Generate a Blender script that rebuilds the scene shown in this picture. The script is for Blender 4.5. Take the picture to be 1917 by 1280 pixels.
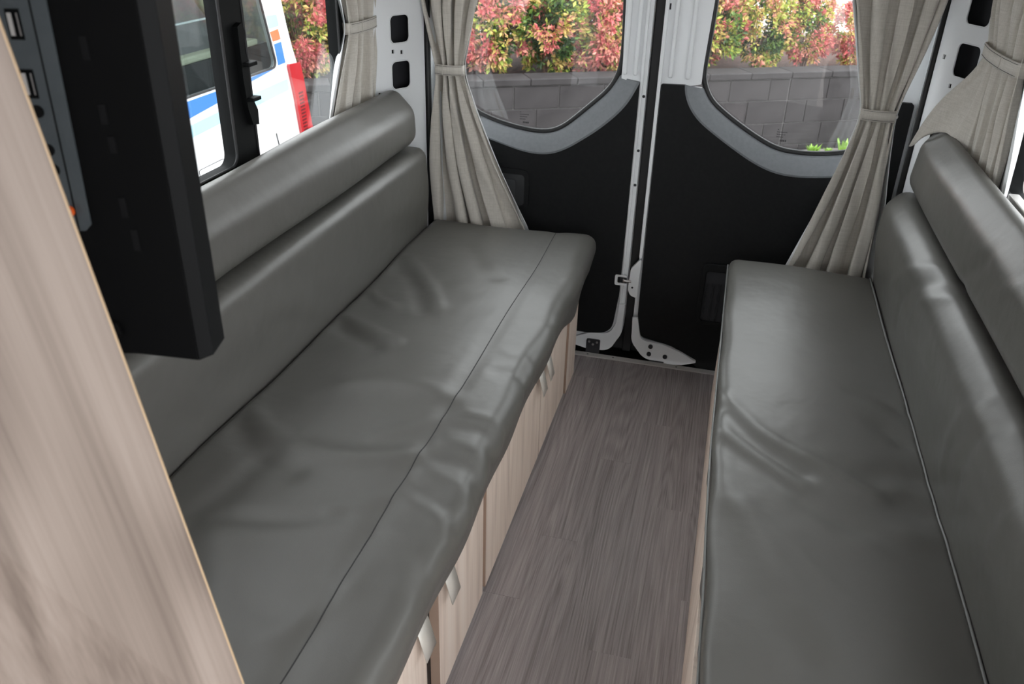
import bpy, bmesh, math, random
import numpy as np
from mathutils import Vector, Matrix

for o in list(bpy.data.objects): bpy.data.objects.remove(o)
SC = bpy.context.scene
COL = SC.collection

# ------------------------------------------------------------------ camera, world, exposure
cam_d = bpy.data.cameras.new('camera'); cam = bpy.data.objects.new('camera', cam_d); COL.objects.link(cam)
cam_d.sensor_width = 36.0; cam_d.lens = 1564.0 / 1917.0 * 36.0; cam_d.clip_start = 0.02
right = Vector((0.966, 0.256, 0.025)); fwd = Vector((-0.214, 0.854, -0.474)).normalized()
right = (right - fwd * right.dot(fwd)).normalized(); upv = right.cross(fwd).normalized()
cam.matrix_world = Matrix(((right.x, upv.x, -fwd.x, 0.0), (right.y, upv.y, -fwd.y, 0.0), (right.z, upv.z, -fwd.z, 1.5), (0, 0, 0, 1)))
cam_d.dof.use_dof = True; cam_d.dof.focus_distance = 2.1; cam_d.dof.aperture_fstop = 9.0
SC.camera = cam
W = bpy.data.worlds.new('overcast_sky'); SC.world = W; W.use_nodes = True
bg = W.node_tree.nodes['Background']; bg.inputs[0].default_value = (0.95, 0.975, 1.0, 1); bg.inputs[1].default_value = 1.0
SC.view_settings.view_transform = 'Standard'; SC.view_settings.look = 'None'
SC.view_settings.gamma = 1.0; SC.view_settings.use_curve_mapping = False
SC.view_settings.exposure = 2.3

# ------------------------------------------------------------------ helpers
def tag(o, label=None, cat=None, group=None, kind=None):
    if label: o['label'] = label
    if cat: o['category'] = cat
    if group: o['group'] = group
    if kind: o['kind'] = kind
    return o

def thing(name, loc, label=None, cat=None, group=None, kind=None, rz=0.0):
    o = bpy.data.objects.new(name, None); COL.objects.link(o)
    o.location = loc; o.rotation_euler = (0, 0, rz); o.empty_display_size = 0.05
    return tag(o, label, cat, group, kind)

def world_loc(o):
    v = Vector((0, 0, 0))
    while o is not None:
        v += Vector(o.location); o = o.parent
    return v

def mk(name, verts, faces, mat, parent=None, smooth=False, local=False):
    """mesh from world coordinates; a child is stored relative to its thing, a top-level mesh to its base centre"""
    v = np.array(verts, dtype=float).reshape(-1, 3)
    me = bpy.data.meshes.new(name)
    if not local:
        if parent is not None: off = np.array(world_loc(parent))
        else: off = np.array([(v[:, 0].min() + v[:, 0].max()) / 2, (v[:, 1].min() + v[:, 1].max()) / 2, v[:, 2].min()])
        v = v - off
    me.from_pydata([tuple(p) for p in v], [], faces)
    bm = bmesh.new(); bm.from_mesh(me); bmesh.ops.recalc_face_normals(bm, faces=bm.faces[:]); bm.to_mesh(me); bm.free()
    if smooth is True: me.polygons.foreach_set('use_smooth', [True] * len(me.polygons))
    elif smooth:
        me.polygons.foreach_set('use_smooth', [True] * len(me.polygons)); me.set_sharp_from_angle(angle=math.radians(smooth))
    me.update()
    o = bpy.data.objects.new(name, me); COL.objects.link(o)
    if mat: me.materials.append(mat)
    if parent is not None: o.parent = parent
    elif not local: o.location = off
    return o

def bevel(o, w, seg=2):
    m = o.modifiers.new('bevel', 'BEVEL'); m.width = w; m.segments = seg; m.limit_method = 'ANGLE'; m.angle_limit = math.radians(40)
    return o

class MB:
    def __init__(s): s.v = []; s.f = []
    def add(s, v, f):
        b = len(s.v); s.v += [tuple(p) for p in v]; s.f += [tuple(i + b for i in q) for q in f]; return s
    def box(s, lo, hi):
        x0, y0, z0 = lo; x1, y1, z1 = hi
        return s.add([(x0,y0,z0),(x1,y0,z0),(x1,y1,z0),(x0,y1,z0),(x0,y0,z1),(x1,y0,z1),(x1,y1,z1),(x0,y1,z1)],
                     [(0,3,2,1),(4,5,6,7),(0,1,5,4),(1,2,6,5),(2,3,7,6),(3,0,4,7)])
    def tube(s, pts, r, n=8, closed=False):
        P = [Vector(p) for p in pts]; m = len(P); V = []; up = None
        for i, p in enumerate(P):
            a = P[(i - 1) % m] if (closed or i > 0) else p; b = P[(i + 1) % m] if (closed or i < m - 1) else p
            t = (b - a).normalized()
            if up is None: up = t.orthogonal().normalized()
            up = (up - t * up.dot(t)).normalized(); w = t.cross(up)
            rr = r[i] if hasattr(r, '__len__') else r
            for k in range(n):
                an = 2 * math.pi * k / n; V.append(p + (up * math.cos(an) + w * math.sin(an)) * rr)
        F = []
        for i in range(m if closed else m - 1):
            j = (i + 1) % m
            for k in range(n): F.append((i*n+k, i*n+(k+1)%n, j*n+(k+1)%n, j*n+k))
        if not closed: F.append(tuple(range(n))[::-1]); F.append(tuple((m-1)*n+k for k in range(n)))
        return s.add(V, F)
    def cyl(s, p0, p1, r, n=16): return s.tube([p0, p1], r, n)
    def build(s, name, mat, parent=None, smooth=False, local=False): return mk(name, s.v, s.f, mat, parent, smooth, local)

def box(name, lo, hi, mat, parent=None, bev=0.0, seg=2):
    o = MB().box(lo, hi).build(name, mat, parent)
    return bevel(o, bev, seg) if bev else o

def fillet(pts, rad, n=6):
    """rounded closed polygon; rad a number or one per corner"""
    out = []; m = len(pts)
    for i in range(m):
        r = rad[i] if hasattr(rad, '__len__') else rad
        p = Vector(pts[i]); a = Vector(pts[i-1]) - p; b = Vector(pts[(i+1) % m]) - p
        la, lb = a.length, b.length
        if r <= 0 or la < 1e-6 or lb < 1e-6: out.append(tuple(p)); continue
        a /= la; b /= lb; ang = a.angle(b)
        if ang > 3.1: out.append(tuple(p)); continue
        d = min(r / math.tan(ang / 2), la * 0.49, lb * 0.49); rr = d * math.tan(ang / 2)
        c = p + (a + b).normalized() * (rr / math.sin(ang / 2))
        s0 = p + a * d - c; s1 = p + b * d - c
        t0 = math.atan2(s0.y, s0.x); t1 = math.atan2(s1.y, s1.x); dt = (t1 - t0 + math.pi) % (2 * math.pi) - math.pi
        for k in range(n + 1):
            t = t0 + dt * k / n; out.append((c.x + rr * math.cos(t), c.y + rr * math.sin(t)))
    return out

def resample(pts, n, closed=False):
    P = np.array(pts, float)
    if closed: P = np.vstack([P, P[:1]])
    L = np.r_[0, np.cumsum(np.linalg.norm(np.diff(P, axis=0), axis=1))]
    t = np.linspace(0, L[-1], n + 1)[:-1] if closed else np.linspace(0, L[-1], n)
    return np.stack([np.interp(t, L, P[:, k]) for k in range(P.shape[1])], 1)

def smooth_line(pts, n, it=3):
    P = np.array(pts, float)
    for _ in range(it):
        Q = [P[0]]
        for a, b in zip(P[:-1], P[1:]): Q += [a * .75 + b * .25, a * .25 + b * .75]
        Q.append(P[-1]); P = np.array(Q)
    return resample(P, n)

def plate(name, outer, holes, frame, thick, mat, parent=None, smooth=False):
    """flat plate with holes: 2-D outlines in the frame (origin, u, v); thickness runs along w = u x v"""
    O, U, V = [Vector(k) for k in frame]; U.normalize(); V.normalize(); Wn = U.cross(V)
    bm = bmesh.new(); loops = []
    for poly in [outer] + list(holes):
        vs = [bm.verts.new(O + U * p[0] + V * p[1]) for p in poly]
        for a, b in zip(vs, vs[1:] + vs[:1]): bm.edges.new((a, b))
        loops.append(vs)
    bmesh.ops.triangle_fill(bm, use_beauty=True, use_dissolve=False, edges=bm.edges[:])
    bm.verts.index_update()
    n0 = len(bm.verts); vv = [v.co.copy() for v in bm.verts]; ff = [tuple(v.index for v in f.verts) for f in bm.faces]
    lp = [[v.index for v in l] for l in loops]; bm.free()
    v2 = vv + [p + Wn * thick for p in vv]; f2 = ff + [tuple(i + n0 for i in f) for f in ff]
    for l in lp:
        for a, b in zip(l, l[1:] + l[:1]): f2.append((a, b, b + n0, a + n0))
    return mk(name, v2, f2, mat, parent, smooth)

XZ = lambda y: ((0, y, 0), (1, 0, 0), (0, 0, 1))        # thickness towards -y
def rrect(x0, z0, x1, z1, r, n=5): return fillet([(x0, z0), (x1, z0), (x1, z1), (x0, z1)], r, n)

def dup(root, loc, rz=None, label=None):
    c = root.copy(); COL.objects.link(c); c.location = loc
    if rz is not None: c.rotation_euler = (0, 0, rz)
    if label: c['label'] = label
    for ch in root.children:
        d = ch.copy(); COL.objects.link(d); d.parent = c
    return c

# ------------------------------------------------------------------ materials
def mat(name, col, rough=0.5, metal=0.0, spec=0.5, **kw):
    m = bpy.data.materials.new(name); m.use_nodes = True
    b = m.node_tree.nodes['Principled BSDF']
    b.inputs['Base Color'].default_value = (*col, 1); b.inputs['Roughness'].default_value = rough
    b.inputs['Metallic'].default_value = metal; b.inputs['Specular IOR Level'].default_value = spec
    for k, v in kw.items(): b.inputs[k.replace('_', ' ')].default_value = v
    return m
def nd(m, t, **kw):
    n = m.node_tree.nodes.new(t)
    for k, v in kw.items():
        if k.startswith('i_'): n.inputs[k[2:].replace('_', ' ')].default_value = v
        else: setattr(n, k, v)
    return n
def lk(m, a, b): m.node_tree.links.new(a, b)
def bsdf(m): return m.node_tree.nodes['Principled BSDF']
def coords(m, scale=(1, 1, 1), rot=(0, 0, 0), kind='Object', rnd=0.0):
    tc = nd(m, 'ShaderNodeTexCoord'); mp = nd(m, 'ShaderNodeMapping')
    mp.inputs['Scale'].default_value = scale; mp.inputs['Rotation'].default_value = rot
    src = tc.outputs[kind]
    if rnd:
        oi = nd(m, 'ShaderNodeObjectInfo'); ml = nd(m, 'ShaderNodeMath', operation='MULTIPLY'); ml.inputs[1].default_value = rnd
        lk(m, oi.outputs['Random'], ml.inputs[0]); ad = nd(m, 'ShaderNodeVectorMath', operation='ADD')
        lk(m, src, ad.inputs[0]); lk(m, ml.outputs[0], ad.inputs[1]); src = ad.outputs[0]
    if any(rot):                                    # turn first, then stretch
        mp.inputs['Rotation'].default_value = (0, 0, 0); m0 = nd(m, 'ShaderNodeMapping'); m0.inputs['Rotation'].default_value = rot
        lk(m, src, m0.inputs['Vector']); src = m0.outputs['Vector']
    lk(m, src, mp.inputs['Vector']); return mp.outputs['Vector']
def ramp(m, fac, stops):
    r = nd(m, 'ShaderNodeValToRGB'); e = r.color_ramp.elements
    e[0].position, e[0].color = stops[0][0], (*stops[0][1], 1); e[1].position, e[1].color = stops[-1][0], (*stops[-1][1], 1)
    for p, c in stops[1:-1]: x = e.new(p); x.color = (*c, 1)
    lk(m, fac, r.inputs[0]); return r.outputs[0]
def bump(m, h, strength, dist, prev=None):
    b = nd(m, 'ShaderNodeBump'); b.inputs['Strength'].default_value = strength; b.inputs['Distance'].default_value = dist
    lk(m, h, b.inputs['Height'])
    if prev is not None: lk(m, prev, b.inputs['Normal'])
    lk(m, b.outputs[0], bsdf(m).inputs['Normal']); return b.outputs[0]

def m_vinyl():
    m = mat('grey_vinyl', VINYL, 0.40, 0, 0.55)
    v = coords(m, (1, 1, 1))
    n1 = nd(m, 'ShaderNodeTexVoronoi', i_Scale=520.0); lk(m, v, n1.inputs['Vector'])
    p = bump(m, n1.outputs['Distance'], 0.10, 0.001)
    n2 = nd(m, 'ShaderNodeTexNoise', i_Scale=7.0, i_Detail=3.0); lk(m, v, n2.inputs['Vector'])
    p = bump(m, n2.outputs[0], 0.35, 0.012, p)
    n3 = nd(m, 'ShaderNodeTexNoise', i_Scale=3.0, i_Detail=5.0); lk(m, v, n3.inputs['Vector'])
    mr = nd(m, 'ShaderNodeMapRange'); mr.inputs['To Min'].default_value = .35; mr.inputs['To Max'].default_value = .46
    lk(m, n3.outputs[0], mr.inputs[0]); lk(m, mr.outputs[0], bsdf(m).inputs['Roughness'])
    return m

def m_wood(name, axis, cols, rot=(0, 0, 0), rnd=3.0, rough=.5, bmp=.12, ring=.30, streak=.9, freq=70.0, wide=5.0, long=.55, fine=.25, mult=1.0):
    """wood: growth-ring contours of a stretched noise give the cathedral figure, fine streaks the grain"""
    m = mat(name, cols[1], rough, 0, 0.35)
    def noise(across, along, detail, r=0.0):
        sc = [across] * 3; sc[axis] = along; v = coords(m, tuple(sc), rot, rnd=r)
        n = nd(m, 'ShaderNodeTexNoise', i_Scale=1.0, i_Detail=detail, i_Roughness=.55); lk(m, v, n.inputs['Vector']); return n.outputs[0]
    def mth(op, x, y, z=None):
        k = nd(m, 'ShaderNodeMath', operation=op)
        for i_, q in enumerate((x, y, z)):
            if q is None: continue
            if isinstance(q, (int, float)): k.inputs[i_].default_value = q
            else: lk(m, q, k.inputs[i_])
        return k.outputs[0]
    rg = mth('SINE', mth('MULTIPLY', noise(wide, long, 1.5, rnd), freq), 0)
    rg = mth('MULTIPLY', rg, mth('MULTIPLY', noise(14.0, 1.2, 1.0, rnd), ring * .5))
    st = mth('MULTIPLY_ADD', noise(85.0 * mult, 1.1, 4.0, rnd), streak * .6, -.3 * streak)
    br = mth('MULTIPLY_ADD', noise(20.0 * mult, .5, 3.0, rnd), streak, -.5 * streak)
    fn = mth('MULTIPLY_ADD', noise(330.0, 6.0, 2.0, rnd), fine, -.5 * fine)
    fac = mth('ADD', mth('ADD', mth('ADD', mth('ADD', rg, st), br), fn), .5)
    lk(m, ramp(m, fac, [(.28, cols[0]), (.5, cols[1]), (.72, cols[2])]), bsdf(m).inputs['Base Color'])
    bump(m, noise(260.0, 5.0, 2.0), bmp, .002)
    return m

def m_noise(name, c0, c1, scale=20.0, rough=.7, bmp=.2, dist=.003, spec=.4, detail=6.0):
    m = mat(name, c0, rough, 0, spec); v = coords(m)
    n = nd(m, 'ShaderNodeTexNoise', i_Scale=scale, i_Detail=detail); lk(m, v, n.inputs['Vector'])
    lk(m, ramp(m, n.outputs[0], [(.35, c0), (.65, c1)]), bsdf(m).inputs['Base Color'])
    n2 = nd(m, 'ShaderNodeTexNoise', i_Scale=scale * 9, i_Detail=3.0); lk(m, v, n2.inputs['Vector'])
    if bmp: bump(m, n2.outputs[0], bmp, dist)
    return m

def m_linen():
    m = mat('linen_curtain', (.36, .335, .295), .85, 0, .15)
    b = bsdf(m); b.inputs['Sheen Weight'].default_value = .25
    v = coords(m, (420, 420, 6)); n = nd(m, 'ShaderNodeTexNoise', i_Scale=1.0, i_Detail=3.0); lk(m, v, n.inputs['Vector'])
    v2 = coords(m, (30, 30, 700)); n2 = nd(m, 'ShaderNodeTexNoise', i_Scale=1.0, i_Detail=1.0); lk(m, v2, n2.inputs['Vector'])
    a = nd(m, 'ShaderNodeMath', operation='ADD'); lk(m, n.outputs[0], a.inputs[0]); lk(m, n2.outputs[0], a.inputs[1])
    h = nd(m, 'ShaderNodeMath', operation='MULTIPLY'); h.inputs[1].default_value = .5; lk(m, a.outputs[0], h.inputs[0])
    lk(m, ramp(m, h.outputs[0], [(.33, (.50, .467, .415)), (.5, (.57, .535, .48)), (.68, (.64, .605, .55))]), b.inputs['Base Color'])
    bump(m, h.outputs[0], .18, .001)
    return m

def m_glass(name, tint=(1, 1, 1), refl=.05, dark=0.0):
    m = bpy.data.materials.new(name); m.use_nodes = True; nt = m.node_tree; nt.nodes.clear()
    out = nd(m, 'ShaderNodeOutputMaterial'); mx = nd(m, 'ShaderNodeMixShader'); tr = nd(m, 'ShaderNodeBsdfTransparent'); gl = nd(m, 'ShaderNodeBsdfGlossy')
    tr.inputs[0].default_value = (*tint, 1); gl.inputs['Roughness'].default_value = .01
    lw = nd(m, 'ShaderNodeLayerWeight'); lw.inputs[0].default_value = .5
    pw = nd(m, 'ShaderNodeMath', operation='POWER'); pw.inputs[1].default_value = 4.0; lk(m, lw.outputs['Facing'], pw.inputs[0])
    ma = nd(m, 'ShaderNodeMath', operation='MULTIPLY_ADD'); ma.inputs[1].default_value = .7; ma.inputs[2].default_value = refl; lk(m, pw.outputs[0], ma.inputs[0])
    lk(m, ma.outputs[0], mx.inputs[0]); lk(m, tr.outputs[0], mx.inputs[1]); lk(m, gl.outputs[0], mx.inputs[2]); lk(m, mx.outputs[0], out.inputs[0])
    return m

VINYL = (.109, .105, .0955)
M = {}
M['vinyl'] = m_vinyl()
M['seam'] = mat('stitching', (.03, .03, .03), .7)
M['piping'] = mat('vinyl_piping', (.17, .17, .165), .4)
PALE = [(.63, .51, .43), (.80, .67, .575), (.86, .75, .66)]
M['wood'] = m_wood('pale_oak_upright', 2, PALE, ring=.25, streak=.7)
M['edge_unlit'] = mat('oak_edge_unlit', (.36, .25, .19), .55)  # oak door edges, browned in colour as the unlit side
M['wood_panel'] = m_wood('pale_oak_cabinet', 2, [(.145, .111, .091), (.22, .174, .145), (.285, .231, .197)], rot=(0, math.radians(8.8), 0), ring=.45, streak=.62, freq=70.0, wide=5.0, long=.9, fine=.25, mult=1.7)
M['edge_tan'] = mat('tan_edge_band', (.48, .34, .20), .5)
M['plank'] = m_wood('grey_oak_floor', 1, [(.17, .145, .146), (.305, .268, .268), (.42, .375, .37)], rnd=7.0, rough=.45, bmp=.6, ring=.20, streak=.40, freq=200.0, wide=5.0, long=.5, fine=.55)
M['subfloor'] = mat('floor_gap', (.03, .027, .027), .8)
M['white'] = mat('white_paint', (.82, .835, .85), .32, 0, .5)
M['white_lining'] = mat('white_lining', (.80, .82, .83), .8)
M['black'] = m_noise('black_trim', (.0065, .007, .0075), (.009, .0095, .010), 90.0, .62, .12, .0008, .2)
M['lit_trim'] = m_noise('skylit_black_trim', (.19, .20, .215), (.21, .22, .235), 90.0, .50, .10, .0008, .4)  # same plastic as the door trim, skylight on the reveal painted in as grey
M['rubber'] = mat('black_rubber', (.008, .008, .009), .5)
M['frame'] = mat('black_window_frame', (.0055, .006, .0063), .6, 0, .1)
M['alu'] = mat('aluminium', (.55, .53, .51), .42, .7)
M['steel'] = mat('bright_steel', (.45, .43, .42), .3, 1.0)
M['dark_metal'] = mat('dark_hinge_metal', (.05, .05, .055), .45, .6)
M['cavity'] = mat('pillar_cavity', (.025, .026, .03), .8)
M['linen'] = m_linen()
M['pull'] = mat('champagne_pull', (.62, .585, .53), .42, .25)
M['glass'] = m_glass('clear_glass', (.97, .98, .975), .048)
M['liner'] = mat('interior_lining', (.55, .55, .54), .8)

# measured outlines and fold lines, in metres
D = {
 'wrL': [([(-0.977, 1.396), (-0.872, 1.305), (-0.76, 1.258), (-0.644, 1.264), (-0.522, 1.31)], 0.01, 0.03), ([(-0.958, 1.322), (-0.853, 1.229), (-0.746, 1.186)], -0.008, 0.035), ([(-0.993, 1.829), (-0.905, 1.775), (-0.785, 1.706)], -0.009, 0.025), ([(-0.98, 1.885), (-0.858, 1.806), (-0.745, 1.748)], 0.008, 0.022), ([(-0.939, 2.028), (-0.84, 1.948)], 0.007, 0.02), ([(-0.94, 2.214), (-0.849, 2.137), (-0.744, 1.943)], -0.007, 0.025), ([(-0.924, 2.287), (-0.804, 2.152), (-0.713, 1.989)], 0.006, 0.022), ([(-0.778, 1.53), (-0.647, 1.571), (-0.517, 1.537)], 0.006, 0.03), ([(-0.76, 2.437), (-0.676, 2.279), (-0.614, 2.214)], -0.005, 0.03), ([(-0.632, 1.347), (-0.56, 1.411), (-0.523, 1.444)], 0.004, 0.02), ([(-0.852, 1.02), (-0.823, 1.119), (-0.824, 1.2)], -0.007, 0.03), ([(-0.615, 1.106), (-0.529, 1.156), (-0.508, 1.213)], 0.004, 0.018), ([(-0.792, 1.03), (-0.677, 1.056), (-0.59, 1.098)], -0.005, 0.02), ([(-0.782, 0.98), (-0.71, 0.866), (-0.645, 0.791)], 0.006, 0.04), ([(-0.576, 0.8), (-0.517, 0.862), (-0.496, 0.98)], 0.004, 0.025)],
 'wrLf': [([(-0.468, 1.483), (-0.375, 1.478), (-0.316, 1.412)], 0.0055, 0.014), ([(-0.48, 1.424), (-0.394, 1.419), (-0.333, 1.367)], -0.0055, 0.016), ([(-0.48, 1.372), (-0.402, 1.366), (-0.34, 1.308)], 0.006, 0.016), ([(-0.493, 1.309), (-0.417, 1.304), (-0.354, 1.26)], -0.006, 0.018), ([(-0.493, 1.262), (-0.409, 1.243), (-0.348, 1.186)], 0.006, 0.016), ([(-0.498, 1.216), (-0.42, 1.18), (-0.361, 1.127)], -0.0055, 0.018), ([(-0.508, 1.171), (-0.417, 1.141), (-0.368, 1.088)], 0.005, 0.016), ([(-0.51, 1.06), (-0.422, 1.043), (-0.369, 0.991)], -0.004, 0.02), ([(-0.456, 1.682), (-0.367, 1.697), (-0.302, 1.64)], -0.005, 0.018), ([(-0.456, 1.78), (-0.373, 1.777), (-0.293, 1.72)], 0.0045, 0.018), ([(-0.447, 1.97), (-0.364, 1.996), (-0.297, 1.952)], -0.003, 0.02), ([(-0.514, 0.936), (-0.425, 0.949), (-0.362, 0.907)], 0.003, 0.025), ([(-0.507, 0.842), (-0.418, 0.845), (-0.368, 0.807)], -0.003, 0.025)],
 'wrR': [([(0.073, 1.731), (0.123, 1.641), (0.18, 1.572), (0.276, 1.512), (0.381, 1.436)], 0.0075, 0.018), ([(0.078, 1.673), (0.119, 1.585), (0.18, 1.512), (0.242, 1.465)], -0.0075, 0.02), ([(0.076, 1.53), (0.137, 1.47), (0.21, 1.411), (0.313, 1.326), (0.386, 1.31)], -0.006, 0.026), ([(0.079, 1.573), (0.158, 1.496), (0.241, 1.429)], 0.005, 0.018), ([(0.076, 1.397), (0.139, 1.314), (0.215, 1.231), (0.281, 1.143)], 0.004, 0.028), ([(0.071, 1.294), (0.115, 1.159), (0.168, 1.049), (0.223, 0.977)], -0.006, 0.034), ([(0.119, 1.325), (0.169, 1.203), (0.228, 1.102), (0.272, 1.012)], 0.006, 0.03), ([(0.477, 1.783), (0.426, 1.839), (0.378, 1.837)], -0.006, 0.025), ([(0.458, 1.646), (0.421, 1.699)], -0.007, 0.025), ([(0.471, 1.515), (0.423, 1.538), (0.379, 1.506)], -0.007, 0.03), ([(0.46, 1.409), (0.43, 1.433)], -0.009, 0.03), ([(0.462, 1.332), (0.407, 1.331), (0.346, 1.284)], 0.006, 0.03), ([(0.244, 1.522), (0.31, 1.561), (0.372, 1.541)], 0.003, 0.03)],
 'wrBR': [([(2.255, 0.551), (2.172, 0.65), (1.965, 0.777)], 0.006, 0.018), ([(2.108, 0.557), (2.076, 0.647), (1.886, 0.771)], -0.007, 0.018), ([(1.957, 0.602), (1.931, 0.684), (1.78, 0.785)], 0.006, 0.016), ([(1.464, 0.548), (1.469, 0.643), (1.403, 0.73)], 0.006, 0.02), ([(1.359, 0.564), (1.366, 0.653), (1.328, 0.735)], -0.006, 0.02), ([(1.133, 0.582), (1.135, 0.666), (1.113, 0.724)], 0.006, 0.02)],
 'wrUR': [([(1.674, 0.821), (1.597, 0.862), (1.524, 0.91)], 0.004, 0.012), ([(1.854, 0.766), (1.784, 0.833), (1.711, 0.886)], -0.005, 0.02)],
 'wrBL': [([(1.305, 0.648), (1.433, 0.66), (1.669, 0.605)], 0.004, 0.05), ([(1.153, 0.562), (1.323, 0.56), (1.425, 0.529)], -0.004, 0.05), ([(2.137, 0.635), (2.301, 0.613), (2.541, 0.643)], 0.004, 0.04)],
 'LwinIn': [(-0.371, 1.207), (-0.366, 1.111), (-0.366, 1.028), (-0.375, 0.977), (-0.403, 0.926), (-0.463, 0.87), (-0.524, 0.813), (-0.56, 0.786), (-0.597, 0.771), (-0.645, 0.767), (-0.713, 0.774), (-0.791, 0.79), (-0.85, 0.811)],
 'Lband': [(-0.299, 0.966), (-0.309, 0.943), (-0.33, 0.9), (-0.363, 0.857), (-0.422, 0.802), (-0.483, 0.757), (-0.528, 0.727), (-0.574, 0.706), (-0.621, 0.699), (-0.678, 0.703), (-0.746, 0.72), (-0.824, 0.742)],
 'RwinIn': [(-0.094, 1.221), (-0.097, 1.127), (-0.102, 1.038), (-0.103, 0.996), (-0.091, 0.955), (-0.065, 0.914), (-0.011, 0.874), (0.055, 0.833), (0.12, 0.798), (0.165, 0.781), (0.208, 0.775), (0.275, 0.774), (0.34, 0.782), (0.395, 0.794)],
 'Rband': [(-0.155, 0.968), (-0.152, 0.943), (-0.135, 0.902), (-0.101, 0.86), (-0.044, 0.82), (0.021, 0.779), (0.087, 0.741), (0.15, 0.715), (0.211, 0.705), (0.277, 0.708), (0.35, 0.716), (0.413, 0.728)],
 'Ltop': [(-0.299, 0.966), (-0.364, 0.974)],
 'vBlue': [(3.394, 0.55), (3.488, 0.549), (3.969, 0.55), (4.172, 0.555), (4.434, 0.564), (4.494, 0.56), (4.31, 0.542), (4.166, 0.53), (3.961, 0.497), (3.5, 0.453), (3.364, 0.444)],
 'vPale': [(3.342, 0.368), (3.492, 0.363), (3.959, 0.388), (4.277, 0.398), (4.655, 0.414), (4.649, 0.481), (4.294, 0.471), (3.964, 0.449), (3.501, 0.426), (3.357, 0.421)],
 'vP1': [(4.48, 0.852), (4.594, 0.848), (4.611, 0.785), (4.5, 0.781)],
 'vOr': [(4.502, 0.764), (4.596, 0.769), (4.614, 0.711), (4.527, 0.709)],
 'vB2': [(4.535, 0.693), (4.617, 0.696), (4.643, 0.575), (4.559, 0.573)],
 'vTail': [(4.653, 0.564), (4.792, 0.554), (4.824, 0.44), (4.851, 0.288), (4.882, 0.146), (4.893, 0.085), (4.746, 0.083), (4.723, 0.216), (4.699, 0.368)],
 'vRear': [(4.665, 0.918), (4.7, 0.783), (4.739, 0.658), (4.784, 0.549), (4.832, 0.407), (4.866, 0.251), (4.893, 0.085), (4.896, -0.014)],
 'vFuel': [(3.652, 0.198), (3.665, 0.123), (3.903, 0.12), (3.881, 0.2)],
 'vPlate2': [(4.448, 0.209), (4.472, 0.113), (4.726, 0.092)],
 'vWinR': [(4.442, 0.939), (4.485, 0.795), (4.543, 0.641), (4.556, 0.586), (4.52, 0.567), (3.988, 0.563)],
}

# ------------------------------------------------------------------ outdoors: ground, retaining wall, hedge bed
ZG = -0.55
M['asphalt'] = m_noise('pale_concrete', (.25, .225, .21), (.33, .30, .28), 3.0, .7, .4, .004)
M['paving'] = m_noise('beige_paving', (.46, .40, .35), (.52, .46, .41), 2.0, .8, .2)
M['mulch'] = m_noise('red_brown_mulch', (.05, .018, .011), (.17, .065, .04), 55.0, .9, 1.0, .02)
M['block'] = m_noise('charcoal_block', (.022, .019, .0202), (.033, .029, .0305), 9.0, .75, .35, .002)
M['mortar'] = m_noise('pale_mortar', (.085, .08, .08), (.12, .115, .113), 30.0, .9, .3)
WA = Vector((0.737, 8.186, ZG)); WD = Vector((.870, .494, 0)).normalized(); WN = Vector((-WD.y, WD.x, 0))
WROT = math.atan2(WD.y, WD.x)
def wpt(s, n, z): return tuple(WA + WD * s + WN * n + Vector((0, 0, z - ZG)))
def wbox(s0, s1, n0, n1, z0, z1):
    v = [wpt(s, n, z) for z in (z0, z1) for (s, n) in ((s0, n0), (s1, n0), (s1, n1), (s0, n1))]
    return v, [(0,3,2,1),(4,5,6,7),(0,1,5,4),(1,2,6,5),(2,3,7,6),(3,0,4,7)]
box('ground', (-20, -12, ZG - .2), (24, 30, ZG), M['asphalt'])['kind'] = 'structure'
b = MB(); b.add(*wbox(-14, 14, .26, 2.6, ZG, .06)); tag(b.build('garden_bed', M['mulch']), kind='structure')
b = MB(); b.add(*wbox(-30, 30, 2.6, 40, ZG, .10)); tag(b.build('pavement', M['paving']), kind='structure')

rw = thing('retaining_wall', wpt(-2, .12, ZG), 'low charcoal concrete block retaining wall below the red-leaved hedge', 'wall')
b = MB(); b.add(*wbox(-8.0, 3.2, .012, .20, ZG - .05, .10)); b.build('mortar_core', M['mortar'], rw)
rnd = random.Random(5)
JOINT = -0.30
def block_mesh(name, L, Hh, D, bev):
    bm = bmesh.new(); bmesh.ops.create_cube(bm, size=1.0)
    for v in bm.verts: v.co = Vector((v.co.x * L, v.co.y * D, v.co.z * Hh))
    bmesh.ops.bevel(bm, geom=bm.edges[:], offset=bev, segments=1, affect='EDGES')
    me = bpy.data.meshes.new(name); bm.to_mesh(me); bm.free(); return me
cache = {}
def wall_piece(name, s0, s1, n0, n1, z0, z1, mt, parent, bev=.004):
    key = (name, round(s1 - s0, 2), round(z1 - z0, 3), mt.name)
    if key not in cache: cache[key] = block_mesh(name, s1 - s0, z1 - z0, n1 - n0, bev); cache[key].materials.append(mt)
    o = bpy.data.objects.new(name, cache[key]); COL.objects.link(o); o.parent = parent
    o.location = Vector(wpt((s0 + s1) / 2, (n0 + n1) / 2, (z0 + z1) / 2)) - world_loc(parent)
    o.rotation_euler = (0, 0, WROT)
    return o
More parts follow.
